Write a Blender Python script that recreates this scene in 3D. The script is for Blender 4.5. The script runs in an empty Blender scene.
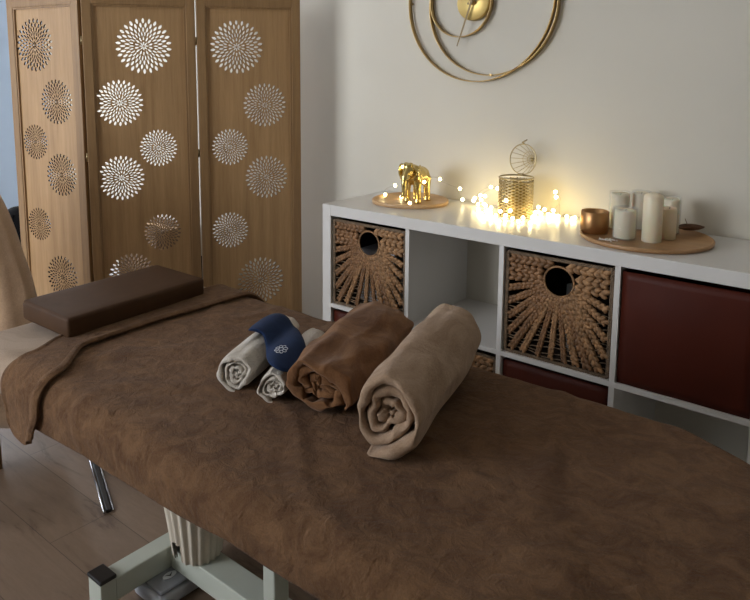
import bpy, bmesh, math, random
from math import sin, cos, pi, radians, sqrt, hypot, atan2
from mathutils import Vector, Matrix, noise, geometry
random.seed(7)
SC = bpy.context.scene
C = SC.collection

# ------------------------------------------------------------------ materials
def srgb(r, g, b):
    f = lambda c: (c/255/12.92) if c/255 <= .04045 else ((c/255+.055)/1.055)**2.4
    return (f(r), f(g), f(b), 1)

class NT:
    def __init__(s, name):
        s.m = bpy.data.materials.new(name); s.m.use_nodes = True
        s.t = s.m.node_tree; s.b = s.t.nodes['Principled BSDF']
    def n(s, typ, **k):
        nd = s.t.nodes.new(typ)
        for a, v in k.items():
            if a.startswith('i_'): nd.inputs[a[2:].replace('_', ' ')].default_value = v
            else: setattr(nd, a, v)
        return nd
    def l(s, a, b): s.t.links.new(a, b)
    def coords(s, scale=(1, 1, 1)):
        tc = s.n('ShaderNodeTexCoord'); mp = s.n('ShaderNodeMapping')
        mp.inputs['Scale'].default_value = scale
        s.l(tc.outputs['Object'], mp.inputs['Vector']); return mp.outputs['Vector']
    def noise(s, vec, scale, detail=4, rough=.55, dist=0):
        nd = s.n('ShaderNodeTexNoise'); nd.inputs['Scale'].default_value = scale
        nd.inputs['Detail'].default_value = detail; nd.inputs['Roughness'].default_value = rough
        nd.inputs['Distortion'].default_value = dist
        s.l(vec, nd.inputs['Vector']); return nd.outputs['Fac']
    def ramp(s, fac, stops):
        r = s.n('ShaderNodeValToRGB'); e = r.color_ramp.elements
        while len(e) < len(stops): e.new(.5)
        for i, (p, c) in enumerate(stops): e[i].position = p; e[i].color = c
        s.l(fac, r.inputs['Fac']); return r.outputs['Color']
    def bump(s, h, strength=.3, dist=.002, prev=None):
        b = s.n('ShaderNodeBump'); b.inputs['Strength'].default_value = strength
        b.inputs['Distance'].default_value = dist; s.l(h, b.inputs['Height'])
        if prev: s.l(prev, b.inputs['Normal'])
        return b.outputs['Normal']
    def mix(s, a, b, fac=.5, mode='MULTIPLY'):
        m = s.n('ShaderNodeMix', data_type='RGBA', blend_type=mode)
        m.inputs[0].default_value = fac
        s.l(a, m.inputs[6])
        if isinstance(b, tuple): m.inputs[7].default_value = b
        else: s.l(b, m.inputs[7])
        return m.outputs[2]

def plain(name, col, rough=.5, metal=0, spec=.5, vary=.06, scale=12, **k):
    t = NT(name); v = t.coords()
    c2 = tuple(max(0, x*(1-vary*2)) for x in col[:3])+(1,)
    c3 = tuple(min(1, x*(1+vary)) for x in col[:3])+(1,)
    t.l(t.ramp(t.noise(v, scale), [(.3, c2), (.7, c3)]), t.b.inputs['Base Color'])
    t.b.inputs['Roughness'].default_value = rough; t.b.inputs['Metallic'].default_value = metal
    t.b.inputs['Specular IOR Level'].default_value = spec
    for a, x in k.items(): t.b.inputs[a.replace('_', ' ')].default_value = x
    return t.m

def emit(name, col, st):
    t = NT(name); t.b.inputs['Base Color'].default_value = col
    t.b.inputs['Emission Color'].default_value = col; t.b.inputs['Emission Strength'].default_value = st
    return t.m

def wood(name, ca, cb, axis='z', rough=.5, sc=1, seed=0, bump=.15):
    t = NT(name)
    s = {'z': (22, 22, 1.1), 'x': (1.1, 22, 22), 'y': (22, 1.1, 22)}[axis]
    v = t.coords(tuple(q*sc for q in s))
    n1 = t.noise(v, 1.6, 6, .6, .4); n2 = t.noise(v, 9, 3, .7)
    a = t.ramp(n1, [(.25, ca), (.75, cb)])
    b = t.ramp(n2, [(.3, (.78, .76, .74, 1)), (.6, (1, 1, 1, 1))])
    t.l(t.mix(a, b, .6), t.b.inputs['Base Color'])
    t.b.inputs['Roughness'].default_value = rough
    t.l(t.bump(n2, bump, .001), t.b.inputs['Normal'])
    return t.m

def fabric(name, ca, cb, patch=7, fine=260, bump=.5, sheen=.3, dist=.0015, wr=0.0, stretch=(1, 1, 1)):
    t = NT(name); v = t.coords(stretch)
    p = t.noise(v, patch, 10, .7, .9)
    f = t.noise(v, fine, 2, .6)
    col = t.ramp(p, [(.38, ca), (.5, tuple((x+y)/2 for x, y in zip(ca, cb))), (.60, cb)])
    ff = t.ramp(f, [(.3, (.72, .72, .72, 1)), (.7, (1, 1, 1, 1))])
    t.l(t.mix(col, ff, .55), t.b.inputs['Base Color'])
    t.b.inputs['Roughness'].default_value = .95
    t.b.inputs['Specular IOR Level'].default_value = .15
    t.b.inputs['Sheen Weight'].default_value = sheen
    t.b.inputs['Sheen Roughness'].default_value = .5
    nn = None
    if wr: nn = t.bump(t.noise(v, patch*2.2, 6, .6, .8), wr, .012)
    t.l(t.bump(f, bump, dist, nn), t.b.inputs['Normal'])
    return t.m

M = {}
M['wall'] = plain('wall_paint', srgb(204, 199, 186), .75, vary=.015, scale=3)
M['bluewall'] = plain('pale_blue_wall', srgb(184, 206, 234), .75, vary=.015, scale=3)  # left wall only: bluer colour than the other walls
M['ceil'] = plain('ceiling_paint', srgb(225, 222, 218), .8, vary=.01)
M['trim'] = plain('trim_paint', srgb(225, 223, 220), .5, vary=.01)
M['white'] = plain('white_laminate', srgb(212, 209, 204), .3, vary=.012, scale=5)
M['steel'] = plain('grey_white_steel', srgb(178, 183, 172), .42, vary=.03, scale=9)
M['cap'] = plain('black_plastic', srgb(18, 17, 18), .45)
M['ped'] = plain('grey_plastic', srgb(176, 178, 184), .5)
M['pedtop'] = plain('dark_grey_plastic', srgb(140, 142, 148), .45)
M['ivory'] = plain('ivory_plastic', srgb(205, 196, 180), .5, vary=.05)
M['dark'] = plain('dark_void', srgb(22, 18, 17), .8)
t = NT('gold_metal'); v = t.coords()
t.l(t.ramp(t.noise(v, 30), [(.3, srgb(200, 176, 110)), (.7, srgb(222, 200, 136))]), t.b.inputs['Base Color'])
t.b.inputs['Metallic'].default_value = 1; t.b.inputs['Roughness'].default_value = .27
t.l(t.bump(t.noise(v, 120, 3), .5, .002), t.b.inputs['Normal']); M['gold'] = t.m
M['brass'] = plain('brushed_brass', srgb(176, 150, 102), .34, 1, vary=.05)
M['brassface'] = plain('brass_disc', srgb(196, 170, 104), .4, .7, vary=.04)
M['copper'] = plain('copper_metal', srgb(180, 136, 90), .35, .9, vary=.05)
M['antique'] = plain('antique_brass_wire', srgb(188, 172, 136), .3, 1)
M['handmetal'] = plain('dull_bronze', srgb(112, 96, 66), .5, .6)
M['chrome'] = plain('chrome_metal', srgb(190, 192, 196), .2, 1)
M['wire'] = plain('light_wire', srgb(150, 140, 112), .35, .8)
M['wax'] = plain('cream_wax', srgb(228, 218, 190), .45, vary=.02, Subsurface_Weight=.25)
M['wick'] = plain('burnt_wick', srgb(30, 26, 22), .9)
M['leaf'] = plain('dried_leaf', srgb(112, 76, 48), .6, vary=.15, scale=40)
M['salt'] = plain('white_salt', srgb(228, 222, 214), .5)
M['pillow'] = plain('brown_leatherette', srgb(70, 48, 30), .6, spec=.15, vary=.05, scale=30)
M['redbin'] = plain('maroon_leatherette', srgb(74, 28, 15), .5, spec=.2, vary=.08, scale=6)
M['bulb'] = emit('warm_bulb', (1, .81, .40, 1), 16)
M['tan'] = fabric('tan_throw', srgb(176, 146, 118), srgb(194, 164, 134), 3, 200, .4)
M['bag'] = plain('black_nylon', srgb(9, 9, 11), .9, spec=.1)
M['paper'] = plain('white_paper', srgb(225, 228, 232), .7)
M['card'] = plain('brown_card', srgb(120, 96, 74), .8)
M['navy'] = fabric('navy_satin', srgb(22, 38, 68), srgb(27, 45, 78), 20, 500, .15, .03)
M['thread'] = plain('white_thread', srgb(205, 208, 214), .6)
M['blanket'] = fabric('brown_fleece', srgb(90, 64, 43), srgb(115, 86, 60), 17, 330, .6, .05, .0018, wr=.6)
M['cover'] = fabric('beige_fleece_cover', srgb(146, 126, 106), srgb(168, 148, 128), 6, 330, .6, .1)
M['towelb'] = fabric('beige_fleece', srgb(150, 124, 100), srgb(176, 150, 126), 9, 300, .9, .1, wr=.4)
M['towelbr'] = fabric('brown_plush', srgb(104, 70, 44), srgb(134, 96, 64), 9, 300, .6, .1, wr=.35)
M['towelw'] = fabric('white_terry', srgb(206, 196, 182), srgb(226, 218, 206), 20, 360, 1.0, .1, .004, wr=.4)
M['hya'] = plain('water_hyacinth', srgb(134, 97, 63), .6, vary=.22, scale=55)
M['hya2'] = plain('water_hyacinth_light', srgb(156, 118, 80), .7, vary=.28, scale=60)
M['twig'] = plain('hyacinth_twig', srgb(118, 98, 76), .7, vary=.2, scale=50)
M['bskin'] = plain('basket_dark_weave', srgb(58, 42, 30), .85, vary=.3, scale=40)
M['frame'] = wood('screen_frame_wood', srgb(126, 96, 62), srgb(158, 126, 86), 'z')
M['panel'] = wood('screen_panel_wood', srgb(150, 117, 78), srgb(184, 149, 106), 'z')
M['burnt'] = plain('scorched_cut_edge', srgb(58, 38, 24), .8, vary=.1)  # sides of the cut-outs, coloured darker than the panel faces
M['tray'] = wood('tray_beech', srgb(186, 148, 104), srgb(214, 178, 134), 'x', .45)
M['board'] = wood('board_bamboo', srgb(158, 118, 78), srgb(186, 146, 102), 'x', .45)
g = NT('clear_glass'); g.b.inputs['Alpha'].default_value = .14; g.b.inputs['Roughness'].default_value = .05
g.b.inputs['Base Color'].default_value = (.86, .88, .84, 1); M['glass'] = g.m
g = NT('amber_glass'); g.b.inputs['Transmission Weight'].default_value = .45; g.b.inputs['Roughness'].default_value = .12
g.b.inputs['Base Color'].default_value = srgb(226, 188, 96); g.b.inputs['Metallic'].default_value = .35; M['amber'] = g.m

def floor_mat():
    t = NT('oak_plank_floor'); tc = t.n('ShaderNodeTexCoord'); mp = t.n('ShaderNodeMapping')
    mp.inputs['Location'].default_value = (-.025, 1.32, 0)
    t.l(tc.outputs['Object'], mp.inputs['Vector']); v = mp.outputs['Vector']
    br = t.n('ShaderNodeTexBrick'); br.offset = .37; br.offset_frequency = 2
    br.inputs['Scale'].default_value = 1; br.inputs['Brick Width'].default_value = 1.28
    br.inputs['Row Height'].default_value = .18; br.inputs['Mortar Size'].default_value = .0012
    br.inputs['Mortar Smooth'].default_value = .2
    br.inputs['Color1'].default_value = srgb(122, 103, 86); br.inputs['Color2'].default_value = srgb(136, 116, 98)
    br.inputs['Mortar'].default_value = srgb(84, 70, 58); t.l(v, br.inputs['Vector'])
    mp2 = t.n('ShaderNodeMapping'); mp2.inputs['Scale'].default_value = (2.2, 11, 1); t.l(v, mp2.inputs['Vector'])
    n1 = t.noise(mp2.outputs['Vector'], 1.5, 6, .65, 1.2)
    st = t.ramp(n1, [(.33, (.42, .36, .32, 1)), (.42, (.84, .82, .80, 1)), (.62, (1, 1, 1, 1)), (.8, (1.0, .98, .97, 1))])
    n2 = t.noise(mp2.outputs['Vector'], 14, 4, .7)
    st2 = t.ramp(n2, [(.3, (.86, .85, .84, 1)), (.6, (1, 1, 1, 1))])
    t.l(t.mix(t.mix(br.outputs['Color'], st, .8), st2, .6), t.b.inputs['Base Color'])
    t.b.inputs['Roughness'].default_value = .5
    t.l(t.bump(n2, .1, .001), t.b.inputs['Normal']); return t.m
M['floor'] = floor_mat()

# ------------------------------------------------------------------ helpers
def obj(name, bm, mat, parent=None, smooth=False, loc=None):
    me = bpy.data.meshes.new(name); bm.normal_update(); bm.to_mesh(me); bm.free()
    for m in (mat if isinstance(mat, list) else [mat]): me.materials.append(m)
    if smooth:
        for p in me.polygons: p.use_smooth = True
    o = bpy.data.objects.new(name, me); C.objects.link(o)
    if parent: o.parent = parent
    if loc: o.location = loc
    return o
def thing(name, label, cat, loc=(0, 0, 0), rz=0, group=None):
    o = bpy.data.objects.new(name, None); C.objects.link(o); o.location = loc; o.rotation_euler = (0, 0, rz)
    o.empty_display_size = .05
    return tag(o, label, cat, group)
def tag(o, label, cat, group=None):
    o['label'] = label; o['category'] = cat
    if group: o['group'] = group
    return o
def struct(name, bm, mat, parent=None):
    o = obj(name, bm, mat, parent)
    if not parent: o['kind'] = 'structure'
    return o
def box(bm, x0, x1, y0, y1, z0, z1, bev=0, mi=0, seg=2):
    r = bmesh.ops.create_cube(bm, size=1)
    for v in r['verts']:
        v.co = Vector(((x0+x1)/2+v.co.x*(x1-x0), (y0+y1)/2+v.co.y*(y1-y0), (z0+z1)/2+v.co.z*(z1-z0)))
    fs = set(f for v in r['verts'] for f in v.link_faces)
    for f in fs: f.material_index = mi
    if bev:
        es = list(set(e for v in r['verts'] for e in v.link_edges))
        bmesh.ops.bevel(bm, geom=es, offset=bev, segments=seg, affect='EDGES', profile=.5)
    return bm
def B(*a, **k): return box(bmesh.new(), *a, **k)
def lathe(bm, prof, seg=48, c=(0, 0, 0), close=False, f=None):
    rings = []
    for r, z in prof:
        if r < 1e-6: rings.append([bm.verts.new((c[0], c[1], c[2]+z))]*seg)
        else:
            ring = []
            for i in range(seg):
                a = 2*pi*i/seg; k = f(a) if f else 1
                ring.append(bm.verts.new((c[0]+r*k*cos(a), c[1]+r*k*sin(a), c[2]+z)))
            rings.append(ring)
    for a, b in zip(rings, rings[1:]):
        for i in range(seg):
            vs = [a[i], a[(i+1) % seg], b[(i+1) % seg], b[i]]
            u = []
            for v in vs:
                if v not in u: u.append(v)
            if len(u) > 2:
                try: bm.faces.new(u)
                except ValueError: pass
    return bm
def L(prof, **k): return lathe(bmesh.new(), prof, **k)
def tube(bm, pts, r, seg=8, closed=False, cap=True):
    pts = [Vector(p) for p in pts]; n = len(pts)
    rs = r if isinstance(r, (list, tuple)) else [r]*n
    up = None; rings = []
    for i, p in enumerate(pts):
        if closed: t = pts[(i+1) % n]-pts[i-1]
        else: t = pts[min(i+1, n-1)]-pts[max(i-1, 0)]
        if t.length < 1e-9: t = Vector((0, 0, 1))
        t.normalize()
        if up is None:
            up = Vector((0, 0, 1)) if abs(t.z) < .9 else Vector((1, 0, 0))
        a = up-t*up.dot(t)
        if a.length < 1e-6: a = t.orthogonal()
        a.normalize(); b = t.cross(a); up = a
        rings.append([bm.verts.new(p+(a*cos(2*pi*j/seg)+b*sin(2*pi*j/seg))*rs[i]) for j in range(seg)])
    m = n if closed else n-1
    for i in range(m):
        A, Bq = rings[i], rings[(i+1) % n]
        for j in range(seg): bm.faces.new((A[j], A[(j+1) % seg], Bq[(j+1) % seg], Bq[j]))
    if cap and not closed:
        bm.faces.new(rings[0][::-1]); bm.faces.new(rings[-1])
    return bm
def T(*a, **k): return tube(bmesh.new(), *a, **k)
def blob(bm, c, r, rot=None, sub=2):
    q = bmesh.ops.create_icosphere(bm, subdivisions=sub, radius=1)
    m = rot.to_matrix() if rot is not None and not isinstance(rot, Matrix) else (rot or Matrix.Identity(3))
    for v in q['verts']:
        v.co = m @ Vector((v.co.x*r[0], v.co.y*r[1], v.co.z*r[2])) + Vector(c)
def bool_round(bm, off, seg=2):
    bmesh.ops.bevel(bm, geom=list(bm.edges), offset=off, segments=seg, affect='EDGES')

def interp_(t, P):
    for (a, va), (b, vb) in zip(P, P[1:]):
        if t <= b: return va+(vb-va)*(t-a)/(b-a)
    return P[-1][1]

# ------------------------------------------------------------------ room
XL, XR, YB, YF, H = -2.75, 3.1, .39, -3.8, 2.5
struct('floor', B(XL-.1, XR+.1, YF-.1, YB+.1, -.1, 0), M['floor'])
struct('ceiling', B(XL-.1, XR+.1, YF-.1, YB+.1, H, H+.1), M['ceil'])
def wall_holes(axis, a0, a1, p0, p1, holes):
    """wall along an axis from a0 to a1, thickness p0..p1, rectangular holes (h0,h1,z0,z1)"""
    bm = bmesh.new(); cuts = sorted(holes)
    x = a0
    def bx(u0, u1, z0, z1):
        if axis == 'x': box(bm, u0, u1, p0, p1, z0, z1)
        else: box(bm, p0, p1, u0, u1, z0, z1)
    for h0, h1, z0, z1 in cuts:
        bx(x, h0, 0, H)
        if z0 > 0: bx(h0, h1, 0, z0)
        bx(h0, h1, z1, H); x = h1
    bx(x, a1, 0, H); return bm
W1 = (-.56, -.03, .30, 2.2)      # window in the left wall, behind the folding screen
W2 = (-2.3, -.35, .70, 2.25)      # window in the front wall, behind the camera's left shoulder
struct('wall_back', B(XL, XR, YB, YB+.1, 0, H), M['wall'])
struct('wall_left', wall_holes('y', YF, YB, XL-.1, XL, [W1]), M['bluewall'])
struct('wall_right', B(XR, XR+.1, YF, YB, 0, H), M['wall'])
struct('wall_front', wall_holes('x', XL, XR, YF-.1, YF, [W2]), M['wall'])
def window(nm, w_, axis, p0, p1):
    bm = bmesh.new()
    def bx(u0, u1, z0, z1):
        if axis == 'x': box(bm, u0, u1, p0, p1, z0, z1)
        else: box(bm, p0, p1, u0, u1, z0, z1)
    for a in ((w_[0], w_[0]+.05), ((w_[0]+w_[1])/2-.03, (w_[0]+w_[1])/2+.03), (w_[1]-.05, w_[1])): bx(a[0], a[1], w_[2], w_[3])
    for z in ((w_[2], w_[2]+.05), (w_[3]-.05, w_[3])): bx(w_[0]+.05, w_[1]-.05, z[0], z[1])
    struct(nm, bm, M['trim'])
window('window_1', W1, 'y', XL-.08, XL-.02); window('window_2', W2, 'x', YF-.08, YF-.02)
struct('baseboard_back', B(XL+.013, XR, YB-.012, YB, 0, .06), M['trim'])
struct('baseboard_left', B(XL, XL+.012, YF, YB, 0, .06), M['trim'])

# ------------------------------------------------------------------ folding screen
def petal(cx, cz, ang, r0, ln, wd):
    pts = []
    prof = [(0, 0), (.22, .72), (.5, 1), (.78, .72), (1, 0), (.78, -.72), (.5, -1), (.22, -.72)]
    for a, b in prof:
        r = r0+a*ln; q = b*wd/2
        pts.append((cx+r*cos(ang)-q*sin(ang), cz+r*sin(ang)+q*cos(ang)))
    return pts
def flower(cx, cz, R):
    out = []
    for k in range(8): out.append(petal(cx, cz, 2*pi*k/8, .02*R, .16*R, .05*R))
    for k in range(14): out.append(petal(cx, cz, 2*pi*(k+.5)/14, .17*R, .18*R, .062*R))
    for ring, (r0, ln, wd) in enumerate([(.335, .19, .052), (.48, .20, .068), (.635, .20, .086), (.79, .20, .098)]):
        n = 26 if ring else 26
        for k in range(n):
            out.append(petal(cx, cz, 2*pi*(k+.5*(ring % 2))/n, r0*R, ln*R, wd*R))
    return out
def carved(w, z0, z1, flowers, th=.006):
    vs = []; es = []; 
    nx, nz = 6, 24
    def loop(pts):
        b = len(vs); vs.extend(Vector(p) for p in pts); es.extend((b+i, b+(i+1) % len(pts)) for i in range(len(pts)))
    loop([(0, z0), (w, z0), (w, z1), (0, z1)])
    cents = []
    for cx, cz, R in flowers:
        for p in flower(cx, cz, R):
            if all(.003 < q[0] < w-.003 and z0+.004 < q[1] < z1-.004 for q in p): loop(p); cents.append(p)
    nloops = (len(vs)-4)//8
    v, e, f, ov, oe, of = geometry.delaunay_2d_cdt(vs, es, [], 1, 1e-7)
    ow = {}
    for i, o in enumerate(ov):
        for q in o: ow.setdefault(i, set()).add(-1 if q < 4 else (q-4)//8)
    bm = bmesh.new()
    F = [bm.verts.new((p.x, -th/2, p.y)) for p in v]; K = [bm.verts.new((p.x, th/2, p.y)) for p in v]
    edge = {}
    keep = []
    for t in f:
        s = set.intersection(*[ow.get(i, {-9}) for i in t])
        if s and -1 not in s: continue
        keep.append(t)
        for i in range(len(t)):
            a, b = t[i], t[(i+1) % len(t)]
            edge[(a, b)] = 1
    for t in keep:
        bm.faces.new([F[i] for i in t]); bm.faces.new([K[i] for i in reversed(t)])
    for (a, b) in edge:
        if (b, a) not in edge: bm.faces.new((F[b], F[a], K[a], K[b])).material_index = 1
    for vv in list(bm.verts):
        if not vv.link_faces: bm.verts.remove(vv)
    return bm
PL = {'A': (-.293, .197), 'B': (-.512, -.165), 'C': (-.723, -.534), 'D': (-1.12, -.617)}
scr = thing('folding_screen', 'three-leaf wooden folding screen with cut-out burst flowers beside the white shelf', 'room divider', (-.723, -.534, 0))
FL = {'L': [(.147, 1.357, .105), (.255, 1.138, .089), (.12, .976, .072), (.261, .853, .086), (.115, .641, .069), (.235, .436, .090), (.16, .21, .08)],
      'M': [(.227, 1.35, .107), (.129, 1.135, .09), (.27, .957, .074), (.125, .845, .089), (.274, .62, .074), (.15, .455, .09), (.26, .22, .08)],
      'R': [(.162, 1.348, .107), (.273, 1.116, .09), (.128, .95, .075), (.277, .821, .09), (.122, .608, .076), (.245, .386, .1), (.15, .19, .07)]}
STOP = 1.56
for key, P, Q in (('L', 'D', 'C'), ('M', 'C', 'B'), ('R', 'B', 'A')):
    p, q = Vector(PL[P]), Vector(PL[Q]); d = q-p; w = d.length; a = atan2(d.y, d.x)
    bm = bmesh.new(); g_ = .003; s = .038; th = .011
    box(bm, g_, s, -th, th, 0, STOP, .002); box(bm, w-s, w-g_, -th, th, 0, STOP, .002)
    box(bm, s, w-s, -th, th, 1.503, STOP, .002); box(bm, s, w-s, -th, th, .07, .12, .002)
    fr = obj('panel_frame', bm, M['frame'], scr)
    fr.location = (p.x+.723, p.y+.534, 0); fr.rotation_euler = (0, 0, a)
    pw = w-2*s+.002
    cb = carved(pw, .12, 1.503, [(x-s, z, R) for x, z, R in FL[key]])
    cp = obj('cutout_panel', cb, [M['panel'], M['burnt']], fr); cp.location = (s-.001, .002, 0)
    bm = bmesh.new()
    # inner moulding
    box(bm, s, s+.007, -.008, -.002, .12, 1.503, 0); box(bm, w-s-.007, w-s, -.008, -.002, .12, 1.503, 0)
    box(bm, s+.007, w-s-.007, -.008, -.002, 1.496, 1.503, 0)
    obj('inner_moulding', bm, M['frame'], fr)
for (x, y) in (PL['B'], PL['C']):
    for z in (.25, .93, 1.37):
        bm = T([(0, 0, -.016), (0, 0, .016)], .004, seg=10)
        o = obj('hinge', bm, M['antique'], scr, True); o.location = (x+.723, y+.534, z)

# ------------------------------------------------------------------ shelf unit
c, o_, d_ = .335, .038, .016
XS = [.04, .04+c, 0, 0, 0, 0]
X0 = .04; X1 = X0+c; X2 = X1+.0155; X3 = X2+c; X4 = X3+.0155; X5 = X4+c; X6 = X5+.0155; X7 = X6+c; X8 = X7+.04
Zb, Zm, Zc, Zt = .375, .3905, .7255, .7655
sh = thing('shelf_unit', 'white low cube shelf unit with eight compartments against the back wall', 'shelf')
obj('side_panel', B(0, X0, 0, .388, 0, Zt, .0012), M['white'], sh)
obj('side_panel', B(X7, X8, 0, .388, 0, Zt, .0012), M['white'], sh)
obj('top_panel', B(X0, X7, 0, .388, Zc, Zt, .0012), M['white'], sh)
obj('bottom_panel', B(X0, X7, 0, .388, 0, .04, .0012), M['white'], sh)
for a, b in ((X1, X2), (X3, X4), (X5, X6)):
    for z0, z1 in ((.04, Zb), (Zm, Zc)): obj('divider', B(a, b, .001, .388, z0, z1), M['white'], sh)
obj('middle_shelf', B(X0, X7, .0005, .388, Zb, Zm, .0008), M['white'], sh)

# ------------------------------------------------------------------ woven baskets
def braid(bm, p0, p1, w, rnd, y=0, flat=.55):
    p0 = Vector(p0); p1 = Vector(p1); t = p1-p0; n = max(3, int(t.length/(w*.68))); t.normalize()
    side = Vector((-t.z, 0, t.x))
    for i in range(n):
        cpos = p0+(p1-p0)*((i+.5)/n)
        for s in (-1, 1):
            q = cpos+side*s*w*.22+t*(s*w*.12)
            ang = atan2(t.z, t.x)+s*(.42+rnd.uniform(-.12, .12))
            R = Matrix.Rotation(-ang, 3, 'Y')
            k = rnd.uniform(.9, 1.12)
            blob(bm, q+Vector((0, rnd.uniform(-.0008, .0008), 0)), (w*.60*k, w*flat*.5*k+.001, w*.34*k), R, 1)
def make_basket(seed, label, loc, W=.325, Hh=.322, D=.36):
    rnd = random.Random(seed)
    t = thing('woven_basket', label, 'basket', loc)
    x0, x1, z0, z1 = -W/2, W/2, 0, Hh
    hx, hz, hr = .006+rnd.uniform(-.003, .003), Hh-.068, .045
    bm = bmesh.new()
    # border: rolled rim and side/bottom edges
    for a, b in (((x0+.004, 0, z0+.004), (x1-.004, 0, z0+.004)), ((x0+.004, 0, z0+.004), (x0+.004, 0, z1-.004)), ((x1-.004, 0, z0+.004), (x1-.004, 0, z1-.004)), ((x0+.004, 0, z1-.004), (x1-.004, 0, z1-.004))):
        braid(bm, a, b, .0105, rnd)
    obj('front_border', bm, M['twig'], t, True)
    bm = bmesh.new()
    n = 40
    for i in range(n):
        a0 = 2*pi*i/n
        R = Matrix.Rotation(-(a0+pi/2+.5), 3, 'Y')
        blob(bm, (hx+cos(a0)*hr, -.001, hz+sin(a0)*hr), (.0072, .0035, .003), R, 1)
    obj('handle_rim', bm, M['hya2'], t, True)
    # radial braids
    bms = [bmesh.new(), bmesh.new()]
    targets = []
    m = .012
    for fx, w in ((.03, .021), (.16, .019), (.32, .016), (.46, .017), (.60, .016), (.72, .021), (.84, .024), (.95, .024)): targets.append((x0+m+(W-2*m)*fx, z0+m, w))
    for fz in (.20, .36, .51, .64): targets.append((x0+m, z0+Hh*fz, .020)); targets.append((x1-m, z0+Hh*(fz-.02), .021))
    for fz in (.755, .845, .935): targets.append((x0+m, z0+Hh*fz, .027)); targets.append((x1-m, z0+Hh*fz, .028))
    for k, (tx, tz, w) in enumerate(targets):
        dx, dz = tx-hx, tz-hz
        if tz > hz-.01:   # rows above / beside the hole run level
            s = -1 if tx < hx else 1
            zz = tz; hh = hr+.006
            dx0 = sqrt(max(0, hh*hh-(zz-hz)**2)) if abs(zz-hz) < hh else 0
            braid(bms[k % 2], (hx+s*(dx0+.004), .002, zz), (tx, .002, zz), w, rnd)
            continue
        l = hypot(dx, dz)
        st = (hx+dx/l*(hr+.005), .002, hz+dz/l*(hr+.005))
        braid(bms[k % 2], st, (tx, .002, tz), w, rnd)
    obj('radial_braids', bms[0], M['hya'], t, True); obj('radial_braids', bms[1], M['hya2'], t, True)
    bm = bmesh.new()
    for k in range(13):
        z = .016+k*.0135
        pts = [(x0+.006+(W-.012)*i/8, .006+rnd.uniform(-.001, .001), z+rnd.uniform(-.002, .002)+.006*sin(i*1.3+k)) for i in range(9)]
        tube(bm, pts, .0019, 6)
    obj('cross_twigs', bm, M['twig'], t, True)
    # body
    bm = bmesh.new(); s = .006
    box(bm, x0, x0+s, .012, D, z0, z1); box(bm, x1-s, x1, .012, D, z0, z1); box(bm, x0+s, x1-s, D-s, D, z0, z1); box(bm, x0+s, x1-s, .012, D-s, z0, z0+s)
    obj('basket_body', bm, M['bskin'], t)
    bm = bmesh.new()
    for a, b in (((x0+.005, .012, z1-.003), (x0+.005, D-.004, z1-.003)), ((x1-.005, .012, z1-.003), (x1-.005, D-.004, z1-.003)), ((x0+.005, D-.004, z1-.003), (x1-.005, D-.004, z1-.003))):
        tube(bm, [a, b], .0045, 8)
    obj('basket_rim', bm, M['twig'], t, True)
    return t
cx = lambda a, b: (a+b)/2
make_basket(3, 'woven water hyacinth basket at left end of the shelf, above the left maroon box', (cx(X0, X1), .012, Zm+.0005))
make_basket(11, 'woven water hyacinth basket in the upper third compartment, between empty compartment and big maroon box', (cx(X4, X5), .012, Zm+.0005))
make_basket(23, 'lower woven basket below the empty compartment, mostly hidden behind the treatment table', (cx(X2, X3), .012, .0405), Hh=.318)
bm = B(-.10, .06, -.05, .06, 0, .20, .004); o = obj('storage_box', bm, M['ped'], None, loc=(cx(X0, X1), .14, Zm+.0075))
tag(o, 'small grey box seen through the hole of the left upper basket', 'box')
o = obj('paper_roll', T([(0, 0, 0), (0, 0, .2)], .03, seg=24), M['paper'], None, True, (cx(X4, X5)+.0, .16, Zm+.0075))
tag(o, 'white roll seen through the hole of the middle upper basket', 'paper roll')

# ------------------------------------------------------------------ maroon boxes
def make_bin(label, loc, W=.328, Hh=.321, D=.355, lean=0):
    t = thing('storage_bin', label, 'box', loc, group=None)
    bm = bmesh.new(); nx, nz = 14, 14
    # front: slightly bulging sheet with thickness
    def fv(i, j, yb):
        u, v = i/nx, j/nz
        bul = .006*sin(pi*u)*sin(pi*v)
        wr = .0025*noise.noise(Vector((u*3+loc[0]*5, v*3, loc[2])))
        return Vector((-W/2+W*u, yb-(bul+wr if yb < .004 else 0)+lean*(1-v)*-.0, Hh*v))
    A = [[bm.verts.new(fv(i, j, 0)) for j in range(nz+1)] for i in range(nx+1)]
    Bq = [[bm.verts.new(fv(i, j, .006)) for j in range(nz+1)] for i in range(nx+1)]
    for i in range(nx):
        for j in range(nz):
            bm.faces.new((A[i][j], A[i+1][j], A[i+1][j+1], A[i][j+1])); bm.faces.new((Bq[i][j], Bq[i][j+1], Bq[i+1][j+1], Bq[i+1][j]))
    for i in range(nx):
        bm.faces.new((A[i][nz], A[i+1][nz], Bq[i+1][nz], Bq[i][nz])); bm.faces.new((A[i+1][0], A[i][0], Bq[i][0], Bq[i+1][0]))
    for j in range(nz):
        bm.faces.new((A[0][j], A[0][j+1], Bq[0][j+1], Bq[0][j])); bm.faces.new((A[nx][j+1], A[nx][j], Bq[nx][j], Bq[nx][j+1]))
    obj('front_panel', bm, M['redbin'], t, True)
    bm = bmesh.new(); s = .005
    box(bm, -W/2, -W/2+s, .006, D, 0, Hh); box(bm, W/2-s, W/2, .006, D, 0, Hh); box(bm, -W/2+s, W/2-s, D-s, D, 0, Hh); box(bm, -W/2+s, W/2-s, .006, D-s, 0, s)
    obj('bin_body', bm, M['redbin'], t)
    return t
make_bin('large maroon storage box in the upper right compartment under the candle board', (cx(X6, X7), .008, Zm+.0005))
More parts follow.
